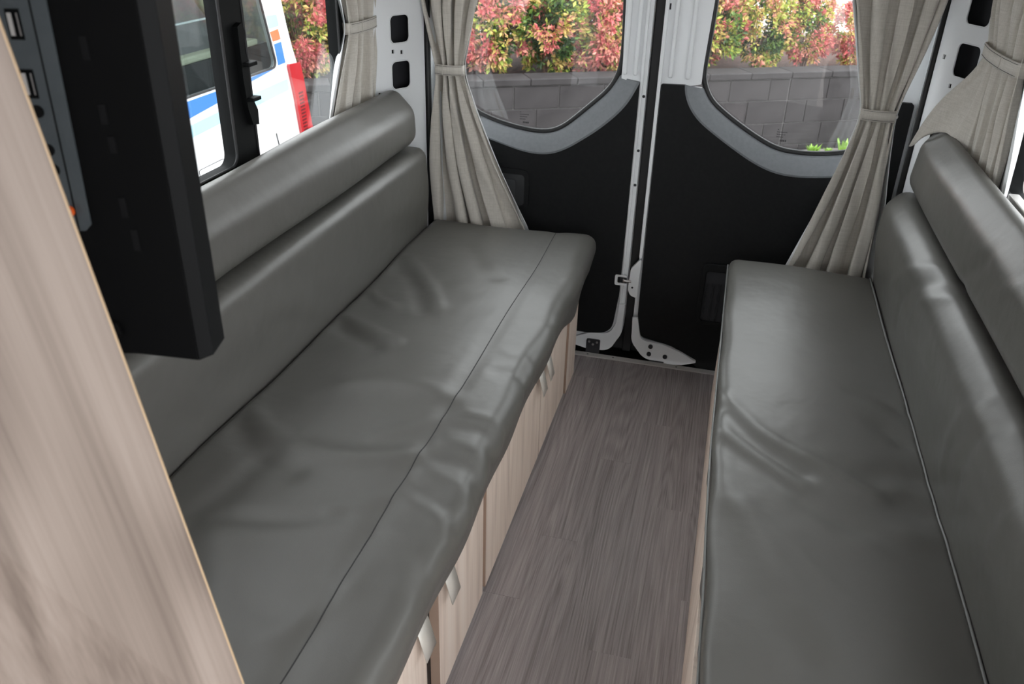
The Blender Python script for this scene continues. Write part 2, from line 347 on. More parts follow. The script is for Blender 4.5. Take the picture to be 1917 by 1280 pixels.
for row, (z0, z1) in enumerate(((-.49, -.298), (-.29, -.093), (-.085, .096), (-.56, -.497))):
    s = JOINT + .006 - (0.2 if row % 2 else 0.0)
    first = True
    while s < 2.6:
        L = (.195 if (first and row % 2) else .39)
        if first and row % 2: s = JOINT + .006
        wall_piece('block', s, s + L - .006, rnd.uniform(0, .004), .10, z0, z1, M['block'], rw); s += L + .002; first = False
    s = JOINT - .006; first = True
    while s > -6.6:
        L = (.195 if (first and not row % 2) else .39)
        wall_piece('block', s - L + .006, s, rnd.uniform(0, .004), .10, z0, z1, M['block'], rw); s -= L + .002; first = False
s = JOINT + .004 - 8 * .402 * 2
while s < 2.6:
    wall_piece('cap_block', s, s + .398, -.012, .25, .104, .158, M['block'], rw, .006); s += .402
M['grass'] = mat('weed_green', (.24, .42, .06), .6)
def weed(s, n, hgt, k, seed, label):
    r = random.Random(seed); mb = MB(); base = Vector(wpt(s, n, ZG - .005))
    for i in range(k):
        a = r.uniform(0, 6.28); lean = r.uniform(.1, .7) * hgt; w = hgt * r.uniform(.06, .16); h = hgt * r.uniform(.5, 1)
        d = Vector((math.cos(a), math.sin(a), 0)); t = Vector((-d.y, d.x, 0)) * w; o = base + d * r.uniform(0, hgt * .5)
        mb.add([o - t * .4, o + t * .4, o + d * lean * .4 + Vector((0, 0, h * .6)) + t, o + d * lean * .4 + Vector((0, 0, h * .6)) - t, o + d * lean + Vector((0, 0, h))], [(0, 1, 2, 3), (3, 2, 4)])
    return tag(mb.build('weed', M['grass']), label, 'weed', 'weeds at the foot of the wall')
weed(-.02, -.12, .09, 60, 1, 'wide tuft of bright green grass at the wall foot')
weed(.14, -.12, .05, 60, 2, 'low spreading green weed against the block wall')
weed(.30, -.16, .15, 26, 3, 'tallest broad-leaved green weed at the wall foot')
weed(.58, -.14, .10, 16, 4, 'small lone green weed by the wall foot')

# ------------------------------------------------------------------ hedge shrubs
def m_leaf():
    m = mat('nandina_leaf', (.3, .3, .1), .5, 0, .4); at = nd(m, 'ShaderNodeVertexColor', layer_name='tint')
    lk(m, at.outputs[0], bsdf(m).inputs['Base Color']); return m
M['leaf'] = m_leaf(); M['stem'] = mat('shrub_stem', (.10, .055, .035), .8)
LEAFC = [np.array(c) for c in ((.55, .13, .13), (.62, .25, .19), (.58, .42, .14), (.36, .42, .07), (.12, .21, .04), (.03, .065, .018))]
SW, SHT = .62, .92                       # width and height of the model shrub
def shrub_mesh(seed, red, nsp=620, per=11):
    """leaf sprays gathered in rosettes on a lumpy dome; each rosette leans to one colour"""
    r = np.random.default_rng(seed); nc = 46
    ca = r.uniform(0, 2 * math.pi, nc); cc = r.uniform(-.95, 1, nc)
    cdir = np.stack([np.cos(ca) * np.sqrt(1 - cc ** 2), np.sin(ca) * np.sqrt(1 - cc ** 2), cc], 1)
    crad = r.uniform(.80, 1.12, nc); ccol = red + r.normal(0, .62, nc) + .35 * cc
    V = []; F = []; C = []
    for i in range(nsp):
        q = r.integers(nc); d0 = cdir[q] + r.normal(0, .17, 3); d0 /= np.linalg.norm(d0)
        off = np.linalg.norm(d0 - cdir[q]); rad = crad[q] * (1 - .55 * off * off) - abs(r.normal(0, .07))
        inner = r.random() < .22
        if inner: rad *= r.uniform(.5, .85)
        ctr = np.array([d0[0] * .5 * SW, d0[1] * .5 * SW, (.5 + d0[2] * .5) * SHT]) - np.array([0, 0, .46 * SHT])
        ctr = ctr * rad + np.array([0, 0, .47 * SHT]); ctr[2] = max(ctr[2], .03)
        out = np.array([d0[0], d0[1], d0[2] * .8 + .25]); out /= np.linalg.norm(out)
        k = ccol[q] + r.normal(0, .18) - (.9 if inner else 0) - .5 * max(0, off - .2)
        for j_ in range(per):
            d = out * r.uniform(.2, 1) + r.normal(0, .60, 3); d[2] -= .12; d /= np.linalg.norm(d)
            L = r.uniform(.036, .062); wd = L * r.uniform(.19, .30)
            side = np.cross(d, r.normal(0, 1, 3)); side /= np.linalg.norm(side) + 1e-9
            p = ctr + d * r.uniform(.0, .03) + r.normal(0, .010, 3); nrm = np.cross(side, d); b0 = len(V)
            V += [p, p + d * L * .5 + side * wd + nrm * wd * .3, p + d * L - nrm * wd * .4, p + d * L * .5 - side * wd + nrm * wd * .3]
            F += [(b0, b0 + 1, b0 + 2), (b0, b0 + 2, b0 + 3)]
            kk = k + r.normal(0, .25)
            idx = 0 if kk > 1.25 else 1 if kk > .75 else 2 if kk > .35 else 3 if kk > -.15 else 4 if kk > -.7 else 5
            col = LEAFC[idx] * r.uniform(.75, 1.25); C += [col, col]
    me = bpy.data.meshes.new('foliage'); me.from_pydata([tuple(p) for p in V], [], F)
    ca_ = me.color_attributes.new('tint', 'FLOAT_COLOR', 'CORNER')
    arr = np.ones((len(F) * 3, 4)); arr[:, :3] = np.repeat(np.clip(np.array(C), 0, 1), 3, axis=0); ca_.data.foreach_set('color', arr.ravel())
    me.materials.append(M['leaf']); return me
stm = MB(); rs = random.Random(3)
for i in range(14):
    a = rs.uniform(0, 6.28); e = Vector((math.cos(a) * rs.uniform(.1, .4), math.sin(a) * rs.uniform(.1, .4), rs.uniform(.5, .85)))
    stm.tube([Vector((math.cos(a) * .05, math.sin(a) * .05, 0)), e * .5 + Vector((0, 0, .05)), e], [.009, .007, .004], 5)
stem_o = stm.build('stem', M['stem'], None, local=True); stem_me = stem_o.data; bpy.data.objects.remove(stem_o)
shr = {k: shrub_mesh(11 + i, rd) for i, (k, rd) in enumerate((('red', 1.25), ('salmon', .95), ('mixed', .55), ('yellow', .30), ('green', -.05)))}
FR = ['mixed', 'green', 'red', 'mixed', 'salmon', 'red', 'mixed', 'salmon', 'yellow', 'red', 'yellow', 'mixed', 'yellow', 'salmon', 'red', 'mixed']
rh = random.Random(12); SH = []
for i, k in enumerate(FR):
    s = -6.6 + .525 * i + (.55 if i > 14 else 0)
    SH.append((s, .64 + rh.uniform(-.03, .04) + (.55 if i > 14 else 0), rh.uniform(.80, .98) if i < 13 else (.70 if i < 15 else .6), .58, k, rh.uniform(0, 6)))
for i, k in enumerate(('green', 'salmon', 'mixed', 'red', 'green', 'red', 'mixed', 'salmon', 'red', 'yellow', 'red')):
    SH.append((-6.4 + .60 * i, 1.42 + rh.uniform(-.04, .04), rh.uniform(1.05, 1.3) if i < 10 else .7, .66, k, rh.uniform(0, 6)))
SH.append((2.1, 1.2, .9, .85, 'green', 2.2)); SH.append((2.6, .62, .9, .8, 'red', 1.2))
words = {'red': 'pink-red leaved shrub', 'salmon': 'salmon-orange leaved shrub', 'mixed': 'red and green mottled shrub', 'yellow': 'yellow-green shrub with red tips', 'green': 'mostly green shrub'}
for s, n, hgt, wd, kind, tr in SH:
    back = n > 1.1
    root = thing('hedge_shrub', wpt(s, n, .05), words[kind] + (' in the back row of the hedge behind the wall' if back else ' in the front row of the hedge above the wall'), 'shrub', 'hedge shrubs above the retaining wall', rz=tr)
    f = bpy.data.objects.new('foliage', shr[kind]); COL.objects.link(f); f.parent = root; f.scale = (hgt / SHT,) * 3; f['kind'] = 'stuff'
    g = bpy.data.objects.new('stem', stem_me); COL.objects.link(g); g.parent = root; g.scale = (wd * .7, wd * .7, hgt * .9)

# ------------------------------------------------------------------ white van parked alongside
M['car_white'] = mat('white_car_paint', (.82, .83, .84), .25, 0, .5, Coat_Weight=.6)
M['blue'] = mat('blue_stripe', (.045, .19, .55), .35); M['pale_blue'] = mat('pale_blue_stripe', (.38, .62, .72), .35); M['orange'] = mat('orange_stripe', (.80, .17, .07), .35)
M['tail'] = mat('red_tail_lens', (.45, .012, .018), .12, 0, .6, Coat_Weight=.8); M['tail_dark'] = mat('dark_red_reflector', (.12, .004, .006), .25)
M['tint'] = m_glass('tinted_glass', (.75, .80, .80), .10); M['cream'] = mat('cream_trim', (.58, .56, .42), .7); M['brown_seat'] = m_noise('brown_seat', (.06, .05, .045), (.12, .10, .09), 40.0, .9)
M['car_black'] = mat('dark_inner_panel', (.012, .016, .018), .6); M['tyre'] = mat('tyre', (.015, .015, .016), .8)
VX = -2.60
pv = thing('parked_van', (-3.45, 3.0, ZG), 'white van with blue and pale blue stripes parked alongside, red tail lamp', 'van')
YZ = lambda x: ((x, 0, 0), (0, 1, 0), (0, 0, 1))      # thickness towards +x
rear = D['vRear']
top = [(4.55, 1.25), (4.42, 1.42), (4.2, 1.48)]
side = [(.0, -.20), (4.90, -.20)] + rear[::-1] + top + [(.6, 1.48), (.2, 1.2), (0, .6)]
hole = fillet([(2.55, .565), (4.548, .565), (4.36, 1.22), (2.55, 1.22)], .035)
plate('side_panel', side, [hole], YZ(VX - .03), .03, M['car_white'], pv)
plate('side_panel', side, [hole], YZ(VX - 1.70), .03, M['car_white'], pv)
prof = [(4.90, -.20)] + rear[::-1] + top + [(.6, 1.48)]
b = MB(); b.add([(VX - .005, p[0], p[1]) for p in prof] + [(VX - 1.695, p[0], p[1]) for p in prof], [(i, i + 1, i + 1 + len(prof), i + len(prof)) for i in range(len(prof) - 1) if not (5 < i < 5)])
shell = b.build('roof_and_tailgate', M['car_white'], pv, smooth=40)
so = shell.modifiers.new('thick', 'SOLIDIFY'); so.thickness = .02
plate('side_window', fillet([(2.56, .57), (4.543, .57), (4.357, 1.215), (2.56, 1.215)], .034), [], YZ(VX - .016), .005, M['tint'], pv)
b = MB(); b.tube([(VX - .004, p[0], p[1]) for p in hole], .007, 6, True).build('window_seal', M['rubber'], pv)
box('floor_pan', (VX - 1.69, .1, -.2), (VX - .03, 4.85, -.15), M['car_black'], pv)
ins = MB(); ins.box((VX - .06, .2, -.1), (VX - .045, 4.6, .70)); ins.build('inner_panel', M['car_black'], pv)
box('cream_sill', (VX - .12, .2, .70), (VX - .05, 4.45, .735), M['cream'], pv, .01)
box('cream_sill', (VX - 1.66, .2, .70), (VX - 1.60, 4.45, .80), M['cream'], pv, .01)
tmp = MB(); tmp.tube([(VX - .10, 4.28, .735), (VX - .14, 4.10, .95), (VX - .20, 3.9, 1.3)], .03, 8); tmp.build('inner_pillar', M['cream'], pv, smooth=True)
for yy in (3.05, 2.3):
    seat = box('van_seat', (VX - 1.45, yy, .15), (VX - .25, yy + .22, .92), M['brown_seat'], pv, .05, 3)
MB().tube([(VX - .09, 2.6, .885), (VX - .09, 4.36, .885)], .006, 6).build('reflection_line', M['white'], pv)  # white rod standing in for a reflection across the van's window
def decal(name, pts, mt, th=.002): return plate(name, pts, [], YZ(VX), th, mt, pv)
decal('stripe', D['vBlue'], M['blue']); decal('stripe', D['vPale'], M['pale_blue'])
decal('stripe', D['vP1'], M['pale_blue']); decal('stripe', D['vOr'], M['orange']); decal('stripe', D['vB2'], M['blue'])
tl = decal('tail_lamp', fillet(D['vTail'], .012), M['tail'], .018)
for k in range(13):
    z = .12 + k * .021; MB().box((VX + .018, 4.745 + (.3 - z) * .1 , z), (VX + .0195, 4.80 + (.3 - z) * .1, z + .011)).build('lens_rib', M['tail_dark'], tl)
fl = fillet(D['vFuel'], .012); big = [(3.645, .21), (3.655, .11), (3.915, .108), (3.892, .212)]
decal('fuel_flap', fl, M['car_white'], .003)
MB().tube([(VX + .001, p[0], p[1]) for p in fl], .0025, 5, True).build('flap_gap', M['cavity'], pv)
decal('bumper', [(3.9, -.28), (4.96, -.28), (4.96, .04), (4.60, .04), (4.55, -.05), (3.9, -.12)], M['car_white'], .02)
MB().tube([(VX + .004, 4.45, .20), (VX + .004, 4.475, .10)], .003, 5).build('body_crease', M['cavity'], pv)
for yy in (1.0, 3.7):
    for xx in (VX - .24, VX - 1.68):
        w = MB().cyl((xx, yy, ZG + .31), (xx + .2, yy, ZG + .31), .31, 28).build('wheel', M['tyre'], pv, smooth=30)
        MB().cyl((xx - .005, yy, ZG + .31), (xx + .205, yy, ZG + .31), .19, 20).build('hub_cap', M['alu'], w, smooth=30)

# ------------------------------------------------------------------ van shell: floor, walls, ceiling
fl = thing('floor', (-.17, 1.0, 0), kind='structure')
box('floor_base', (-1.14, -1.6, -.03), (.66, 2.685, -.004), M['subfloor'], fl)
pw = .0945; x = -.42; rf = random.Random(8)
ends = {0: [1.445, 2.53], 1: [.95, 1.683], 2: [2.066, 1.2], 3: [1.34, 2.30], 4: [.80, 1.885], 5: [1.55, 2.42]}
x0 = -.42 - 5 * pw
for c in range(-7, 12):
    xa = -.42 + c * pw; xb = xa + pw
    if xb < -1.13 or xa > .64: continue
    xa = max(xa, -1.13); xb = min(xb, .65)
    cut = sorted([-1.6] + ends.get(c, [rf.uniform(.2, .9), rf.uniform(1.4, 2.2)]) + [rf.uniform(-1.1, -.3)] + [2.685])
    for a, bb in zip(cut, cut[1:]):
        if bb - a < .05: continue
        o = MB().box((xa + .00012, a + .00015, -.004), (xb - .00012, bb - .00015, 0)).build('plank', M['plank'], fl)
tag(box('sill_step', (-1.02, 2.70, -.16), (.56, 2.90, -.055), M['black']), kind='structure')
tag(box('sill_seal', (-1.02, 2.876, -.055), (.56, 2.90, .08), M['rubber']), kind='structure')
M['strip'] = mat('pale_sill_strip', (.50, .48, .46), .45); st = thing('trim_1', (-.2, 2.69, 0), kind='structure')
box('sill_strip', (-1.0, 2.678, -.03), (.55, 2.704, .004), M['strip'], st, .001, 1)
for xx in (-.385, -.29, -.06):
    MB().cyl((xx, 2.69, .0025), (xx, 2.69, .0042), .0035, 8).build('screw', M['dark_metal'], st)

wl = plate('wall_left', [(-1.6, -.06), (2.90, -.06), (2.90, 1.86), (-1.6, 1.86)], [fillet([(.90, .855), (2.40, .855), (2.40, 1.52), (.90, 1.52)], .05)], YZ(-1.175), .035, M['white'])
tag(wl, kind='structure')
wr = plate('wall_right', [(.56, -.06), (2.90, -.06), (2.90, 1.86), (.56, 1.86)], [fillet([(.95, .865), (2.44, .865), (2.44, 1.52), (.95, 1.52)], .05)], YZ(.66), .035, M['white'])
tag(wr, kind='structure')
ce = plate('ceiling', [(-1.175, -1.6), (.695, -1.6), (.695, 2.92), (-1.175, 2.92)], [], ((0, 0, 1.86), (1, 0, 0), (0, 1, 0)), .03, M['liner'])
tag(ce, kind='structure')
tag(plate('wall_rear', [(-1.14, 1.66), (.66, 1.66), (.66, 1.86), (-1.14, 1.86)], [], XZ(2.90), .09, M['white']), kind='structure')

tag(plate('front_light_block', [(-1.14, -.03), (.66, -.03), (.66, 1.86), (-1.14, 1.86)], [rrect(-.95, .95, .50, 1.45, .08)], XZ(-1.56), .04, M['liner']), kind='structure')  # unseen closure behind the camera, added to darken the interior
# rear corner pillars with pressed holes
def pillar(name, B, A2, holes, tiny, seal_x, jamb):
    B = Vector(B); A2 = Vector(A2); U = (A2 - B); L = U.length
    root = thing(name, (B.x, B.y, 0), kind='structure')
    poly = [(0, -.05), (L, -.05), (L, 1.86), (0, 1.86)]
    hs = [fillet([(t0, z0), (t1, z0), (t1, z1), (t0, z1)], .018) for t0, t1, z0, z1 in holes] + [[(t - .005, z - .006), (t + .005, z - .006), (t + .005, z + .006), (t - .005, z + .006)] for t, z in tiny]
    Wd = U.normalized().cross(Vector((0, 0, 1)))
    inward = Vector((-.22 - B.x, -1.0, 0)); sgn = -1 if Wd.dot(inward) > 0 else 1
    plate('pillar_panel', poly, hs, (B, U, (0, 0, 1)), .004 * sgn, M['white'], root)
    for h in hs[:len(holes)]:
        MB().tube([B + U.normalized() * p[0] + Vector((0, 0, p[1])) for p in h], .0022, 6, True).build('hole_lip', M['white'], root, smooth=True)
    plate('pillar_cavity', [(-.0, -.05), (L, -.05), (L, 1.86), (0, 1.86)], [], (B + Wd * .055 * sgn, U, (0, 0, 1)), .003 * sgn, M['cavity'], root)
    MB().tube([(seal_x, 2.738, -.05), (seal_x, 2.738, 1.70)], .011, 10).build('door_seal', M['rubber'], root, smooth=True)
    box('door_jamb', (min(jamb), 2.748, -.06), (max(jamb), 2.89, 1.80), M['white'], root, .004)
    return root
pillar('trim_2', (-1.01, 2.725, 0), (-1.135, 2.475, 0), [(.066, .146, 1.065, 1.150), (.066, .146, .922, 1.010), (.066, .146, 1.205, 1.29), (.066, .146, 1.35, 1.43)], [(.137, 1.041), (.100, 1.036), (.20, .915)], -1.004, (-1.135, -1.006))
pillar('trim_3', (.548, 2.725, 0), (.655, 2.50, 0), [(.078, .172, 1.078, 1.168), (.078, .172, .93, 1.02), (.078, .172, 1.215, 1.30), (.078, .172, 1.36, 1.44)], [(.085, 1.05), (.03, 1.12), (.02, .93)], .544, (.546, .66))

# ------------------------------------------------------------------ side windows
def side_window(name, X, y0, y1, z0, z1, posts, sgn):
    """black framed sliding window; sgn +1 when the room lies towards +x"""
    root = thing(name, (X, (y0 + y1) / 2, z0), kind='structure')
    xi = X + .022 * sgn; fr = (X if sgn > 0 else xi, )
    base = min(X - .012 * sgn, xi); th = abs(xi - (X - .012 * sgn))
    plate('window_frame', fillet([(y0 - .02, z0 - .02), (y1 + .02, z0 - .02), (y1 + .02, z1 + .02), (y0 - .02, z1 + .02)], .06), [fillet([(a, zb), (b_, zb), (b_, z1 - .02), (a, z1 - .02)], .028) for a, b_, zb in posts], YZ(base), th, M['frame'], root, smooth=35)
    for a, b_, zb in posts:
        plate('pane', fillet([(a - .004, zb - .004), (b_ + .004, zb - .004), (b_ + .004, z1 - .016), (a - .004, z1 - .016)], .03), [], YZ(X), .004, M['glass'], root)
        MB().tube([(xi, p[0], p[1]) for p in fillet([(a, zb), (b_, zb), (b_, z1 - .02), (a, z1 - .02)], .028)], .0035, 6, True).build('glazing_bead', M['rubber'], root, smooth=True)
    return root
w1 = side_window('window_1', -1.145, .94, 2.345, .865, 1.50, [(.97, 1.735, .908), (1.83, 2.325, .880)], 1)
# latch on the meeting post
lt = MB()
prof = [(1.782, 1.215), (1.800, 1.222), (1.812, 1.20), (1.800, 1.16), (1.812, 1.135), (1.806, 1.06), (1.828, 1.02), (1.826, .985), (1.800, .99), (1.786, 1.03), (1.780, 1.10)]
plate('latch', prof, [], YZ(-1.123), .014, M['frame'], w1)
for z in (1.132, 1.052): box('latch_lug', (-1.112, 1.785, z - .005), (-1.092, 1.822, z + .004), M['frame'], w1, .002)
w2 = side_window('window_2', .668, .98, 2.40, .895, 1.50, [(1.01, 1.55, .917), (1.62, 2.13, .917)], -1)
box('latch', (.625, 1.86, .915), (.648, 2.03, .935), M['alu'], w2, .003)
box('latch_lever', (.622, 1.90, .912), (.634, 1.98, .918), M['frame'], w2, .002)

# ------------------------------------------------------------------ rear doors
def strip_solid(name, outer, inner, yo, yi, mt, parent, n=48):
    A = smooth_line(outer, n); B2 = smooth_line(inner, n); V = []; F = []
    prof = [(0, yo + .02), (0, yo), (.10, yo - .003), (.78, yo + (yi - yo) * .55), (.95, yi - .006), (1, yi), (1, yi + .012)]
    k = len(prof)
    for a, c in zip(A, B2):
        for t, y in prof: V.append((a[0] + (c[0] - a[0]) * t, y, a[1] + (c[1] - a[1]) * t))
    for i in range(n - 1):
        for j in range(k): F.append((i*k+j, i*k+(j+1) % k, (i+1)*k+(j+1) % k, (i+1)*k+j))
    F.append(tuple(range(k))[::-1]); F.append(tuple((n-1)*k+j for j in range(k)))
    return mk(name, V, F, mt, parent, smooth=35)

def rear_door(name, outer, win, win_inner, band, trim_rest, hole):
    root = thing(name, (sum(p[0] for p in outer) / len(outer), 2.84, -.05), kind='structure')
    plate('door_shell', outer, [hole], XZ(2.872), .055, M['white'], root)
    A = [tuple(p) for p in smooth_line(band, 40)]
    plate('door_trim', A + trim_rest, [], XZ(2.818), .018, M['black'], root)
    strip_solid('window_reveal', band, win_inner, 2.80, 2.845, M['lit_trim'], root)
    MB().tube([(p[0], 2.846, p[1]) for p in win], .010, 8, True).build('window_gasket', M['rubber'], root, smooth=True)
    plate('pane', win, [], XZ(2.860), .004, M['glass'], root)
    return root
Lin = [tuple(p) for p in smooth_line(D['LwinIn'], 40)]
Lwin = Lin + [(-.90, .84), (-.925, .90), (-.93, 1.0), (-.92, 1.50), (-.88, 1.58), (-.45, 1.58), (-.40, 1.54), (-.378, 1.45)]
Lout = fillet([(-.278, -.03), (-.278, 1.70), (-1.0, 1.70), (-1.0, -.03)], [.10, .02, .02, .05], 8)
Ltrim = fillet([(-.824, .742), (-.90, .775), (-.935, .85), (-.94, .955), (-.985, .955), (-.985, .04), (-.40, .035), (-.318, .05), (-.303, .20), (-.301, .50), (-.299, .966)], [0, .04, .04, .01, .01, .03, .0, .05, .1, 0, 0], 5)[1:-1]
door_l = rear_door('door_1', Lout, Lwin, D['LwinIn'][3:], D['Lband'], Ltrim, [(-.378, 1.45), (-.368, 1.207), (-.362, 1.03), (-.362, .972), (-.305, .958)] + D['Lband'][1:] + [(-.90, .775), (-.925, .85), (-.93, 1.0), (-.92, 1.50), (-.88, 1.58), (-.45, 1.58), (-.40, 1.54)])
Rin = [tuple(p) for p in smooth_line(D['RwinIn'], 40)]
Rwin = Rin + [(.43, .82), (.462, .87), (.47, .95), (.46, 1.50), (.42, 1.58), (-.02, 1.58), (-.07, 1.54), (-.09, 1.45)]
Rout = fillet([(-.243, -.03), (.548, -.03), (.548, 1.70), (-.243, 1.70)], [.07, .05, .02, .02], 8)
Rtrim = fillet([(.413, .728), (.455, .76), (.48, .82), (.492, .965), (.535, .965), (.535, -.06), (.03, -.06), (-.01, -.03), (-.08, .026), (-.16, .040), (-.215, .05), (-.226, .14), (-.228, .50), (-.229, .966), (-.155, .968)], [0, .04, .05, .01, .01, .03, 0, .1, .1, .1, .04, .05, 0, .004, 0], 5)[1:-1]
door_r = rear_door('door_2', Rout, Rwin, D['RwinIn'][4:], D['Rband'], Rtrim, [(-.09, 1.45), (-.097, 1.207), (-.105, 1.03), (-.105, .972), (-.150, .962)] + D['Rband'][1:] + [(.455, .76), (.47, .95), (.46, 1.50), (.42, 1.58), (-.02, 1.58), (-.07, 1.54)])
# ribs of the white door shells beside the glass, door edges, black centre seal
for root, xs in ((door_l, (-.352, -.318)), (door_r, (-.205, -.150))):
    for xx in xs:
        box('shell_rib', (xx - .007, 2.803, .985), (xx + .007, 2.820, 1.66), M['white'], root, .006, 3)
box('edge_flange', (-.300, 2.806, .16), (-.290, 2.818, 1.66), M['white'], door_l, .003)
box('edge_flange', (-.243, 2.800, .36), (-.231, 2.818, 1.66), M['white'], door_r, .003)
box('centre_seal', (-.277, 2.852, -.05), (-.244, 2.875, 1.68), M['rubber'], door_r, .004)
plate('rectangular_slot', [(-.233, 1.19), (-.226, 1.19), (-.226, 1.208), (-.233, 1.208)], [], XZ(2.8165), .001, M['cavity'], door_r)
for z in (.92, .74, .62): MB().cyl((-.284, 2.8165, z), (-.284, 2.8155, z), .005, 8).build('plug', M['cavity'], door_l)
# lock striker and its housing
plate('striker_housing', fillet([(-.238, .205), (-.232, .36), (-.246, .345), (-.268, .315), (-.271, .235), (-.262, .212)], [.004, .004, .02, .02, .02, .02]), [], XZ(2.815), .018, M['white'], door_r)
MB().cyl((-.256, 2.796, .245), (-.256, 2.7955, .245), .004, 8).build('plug', M['cavity'], door_r)
MB().tube([(-.262, 2.80, .268), (-.285, 2.80, .266), (-.292, 2.80, .266)], [.006, .006, .010], 8).build('striker_pin', M['steel'], door_r, smooth=40)
plate('lock_cutout', rrect(-.322, .247, -.278, .287, .006), [rrect(-.312, .256, -.276, .280, .004)], XZ(2.804), .006, M['white'], door_l)
plate('lock_recess', rrect(-.311, .257, -.277, .279, .004), [], XZ(2.803), .002, M['cavity'], door_l)
# bottom flanges, hinge bracket and bolts
plate('bottom_flange', fillet([(-.46, -.022), (-.40, -.035), (-.32, -.03), (-.28, .05), (-.276, .17), (-.297, .17), (-.303, .09), (-.325, .042), (-.40, .036), (-.46, .008)], [.01, .05, .05, .06, 0, 0, .05, .04, .05, .01]), [], XZ(2.812), .012, M['white'], door_l)
hb = plate('lower_bracket', rrect(-.408, -.05, -.356, .012, .006), [], XZ(2.799), .006, M['dark_metal'], door_l)
for xx, z in ((-.397, .002), (-.382, -.008), (-.367, .002)): MB().cyl((xx, 2.793, z), (xx, 2.7905, z), .0045, 10).build('bolt', M['steel'], hb)
plate('bottom_flange', fillet([(-.224, .13), (-.243, .13), (-.238, .03), (-.19, -.030), (-.11, -.046), (-.045, -.038), (.012, -.018), (-.06, .016), (-.12, .036), (-.205, .042)], [0, 0, .06, .06, .05, .03, .004, .08, .06, .03]), [], XZ(2.797), .012, M['white'], door_r)
for xx, z in ((-.165, .022), (-.168, -.010), (-.108, -.012)): MB().cyl((xx, 2.786, z), (xx, 2.780, z), .0085, 12).build('bolt', M['dark_metal'], door_r, smooth=30)
box('striker_plate', (-.165, 2.772, -.056), (-.11, 2.786, -.035), M['dark_metal'], door_r, .002)
# inner handle of one door, net pocket of the other
hd = plate('handle_surround', rrect(-.85, .490, -.655, .640, .025), [rrect(-.85 + .012, .505, -.671, .622, .016)], XZ(2.802), .008, M['lit_trim'], door_l, smooth=40)
hd.data.materials[0] = M['black']
plate('handle_recess', rrect(-.838, .507, -.673, .620, .014), [], XZ(2.801), .002, mat('handle_plate', (.030, .031, .033), .45), hd)
bevel(plate('handle_lever', rrect(-.745, .530, -.704, .602, .010), [], XZ(2.799), .008, mat('handle_lever', (.042, .043, .046), .4), hd), .002)
pk = plate('pocket_surround', rrect(-.018, .135, .20, .375, .02), [rrect(-.002, .152, .184, .345, .012)], XZ(2.802), .010, M['black'], door_r)
bevel(pk, .003)
plate('pocket_back', rrect(-.004, .150, .186, .347, .012), [], XZ(2.8005), .001, M['cavity'], pk)
net = MB()
for i in range(9):
    net.tube([(-.002 + .023 * i, 2.797, .152), (.01 + .023 * i, 2.795, .20), (-.002 + .023 * i, 2.796, .25), (.01 + .023 * i, 2.795, .30)], .0012, 5)
    net.tube([(.01 + .023 * i, 2.797, .152), (-.002 + .023 * i, 2.795, .20), (.01 + .023 * i, 2.796, .25), (-.002 + .023 * i, 2.795, .30)], .0012, 5)
net.build('pocket_net', M['dark_metal'], pk)
# etched marks on the door glass
M['etch'] = mat('etched_mark', (.01, .01, .012), .6)
def etch(x0, z0, root):
    mb = MB(); y = 2.8545
    for r_, (w_, n_) in enumerate(((.006, 1), (.030, 6), (.026, 5), (.020, 4))):
        for k in range(n_):
            a = x0 + k * .0055; z = z0 + .036 - r_ * .008; mb.box((a, y, z), (a + .0038, y + .0006, z + .0024))
    for k in range(4): mb.box((x0 + .012 + k * .0055, y, z0 - .001), (x0 + .0155 + k * .0055, y + .0006, z0 + .005))
    mb.build('glass_stamp', M['etch'], root)
etch(-.71, .79, door_l); etch(.155, .805, door_r)

# ------------------------------------------------------------------ cushions
def ridge(a, b, lines, gain=1.0):
    """sum of soft folds: each line a polyline in the (a, b) chart with height and half width"""
    out = np.zeros_like(a)
    for pts, amp, w in lines:
        P = smooth_line(pts, 9, 2); d2 = np.full_like(a, 1e9)
        for p, q in zip(P[:-1], P[1:]):
            e = q - p; L2 = max(1e-9, e @ e)
            t = np.clip(((a - p[0]) * e[0] + (b - p[1]) * e[1]) / L2, 0, 1)
            d2 = np.minimum(d2, (a - p[0] - t * e[0]) ** 2 + (b - p[1] - t * e[1]) ** 2)
        out += gain * amp * np.exp(-d2 / (w * w))
    return out

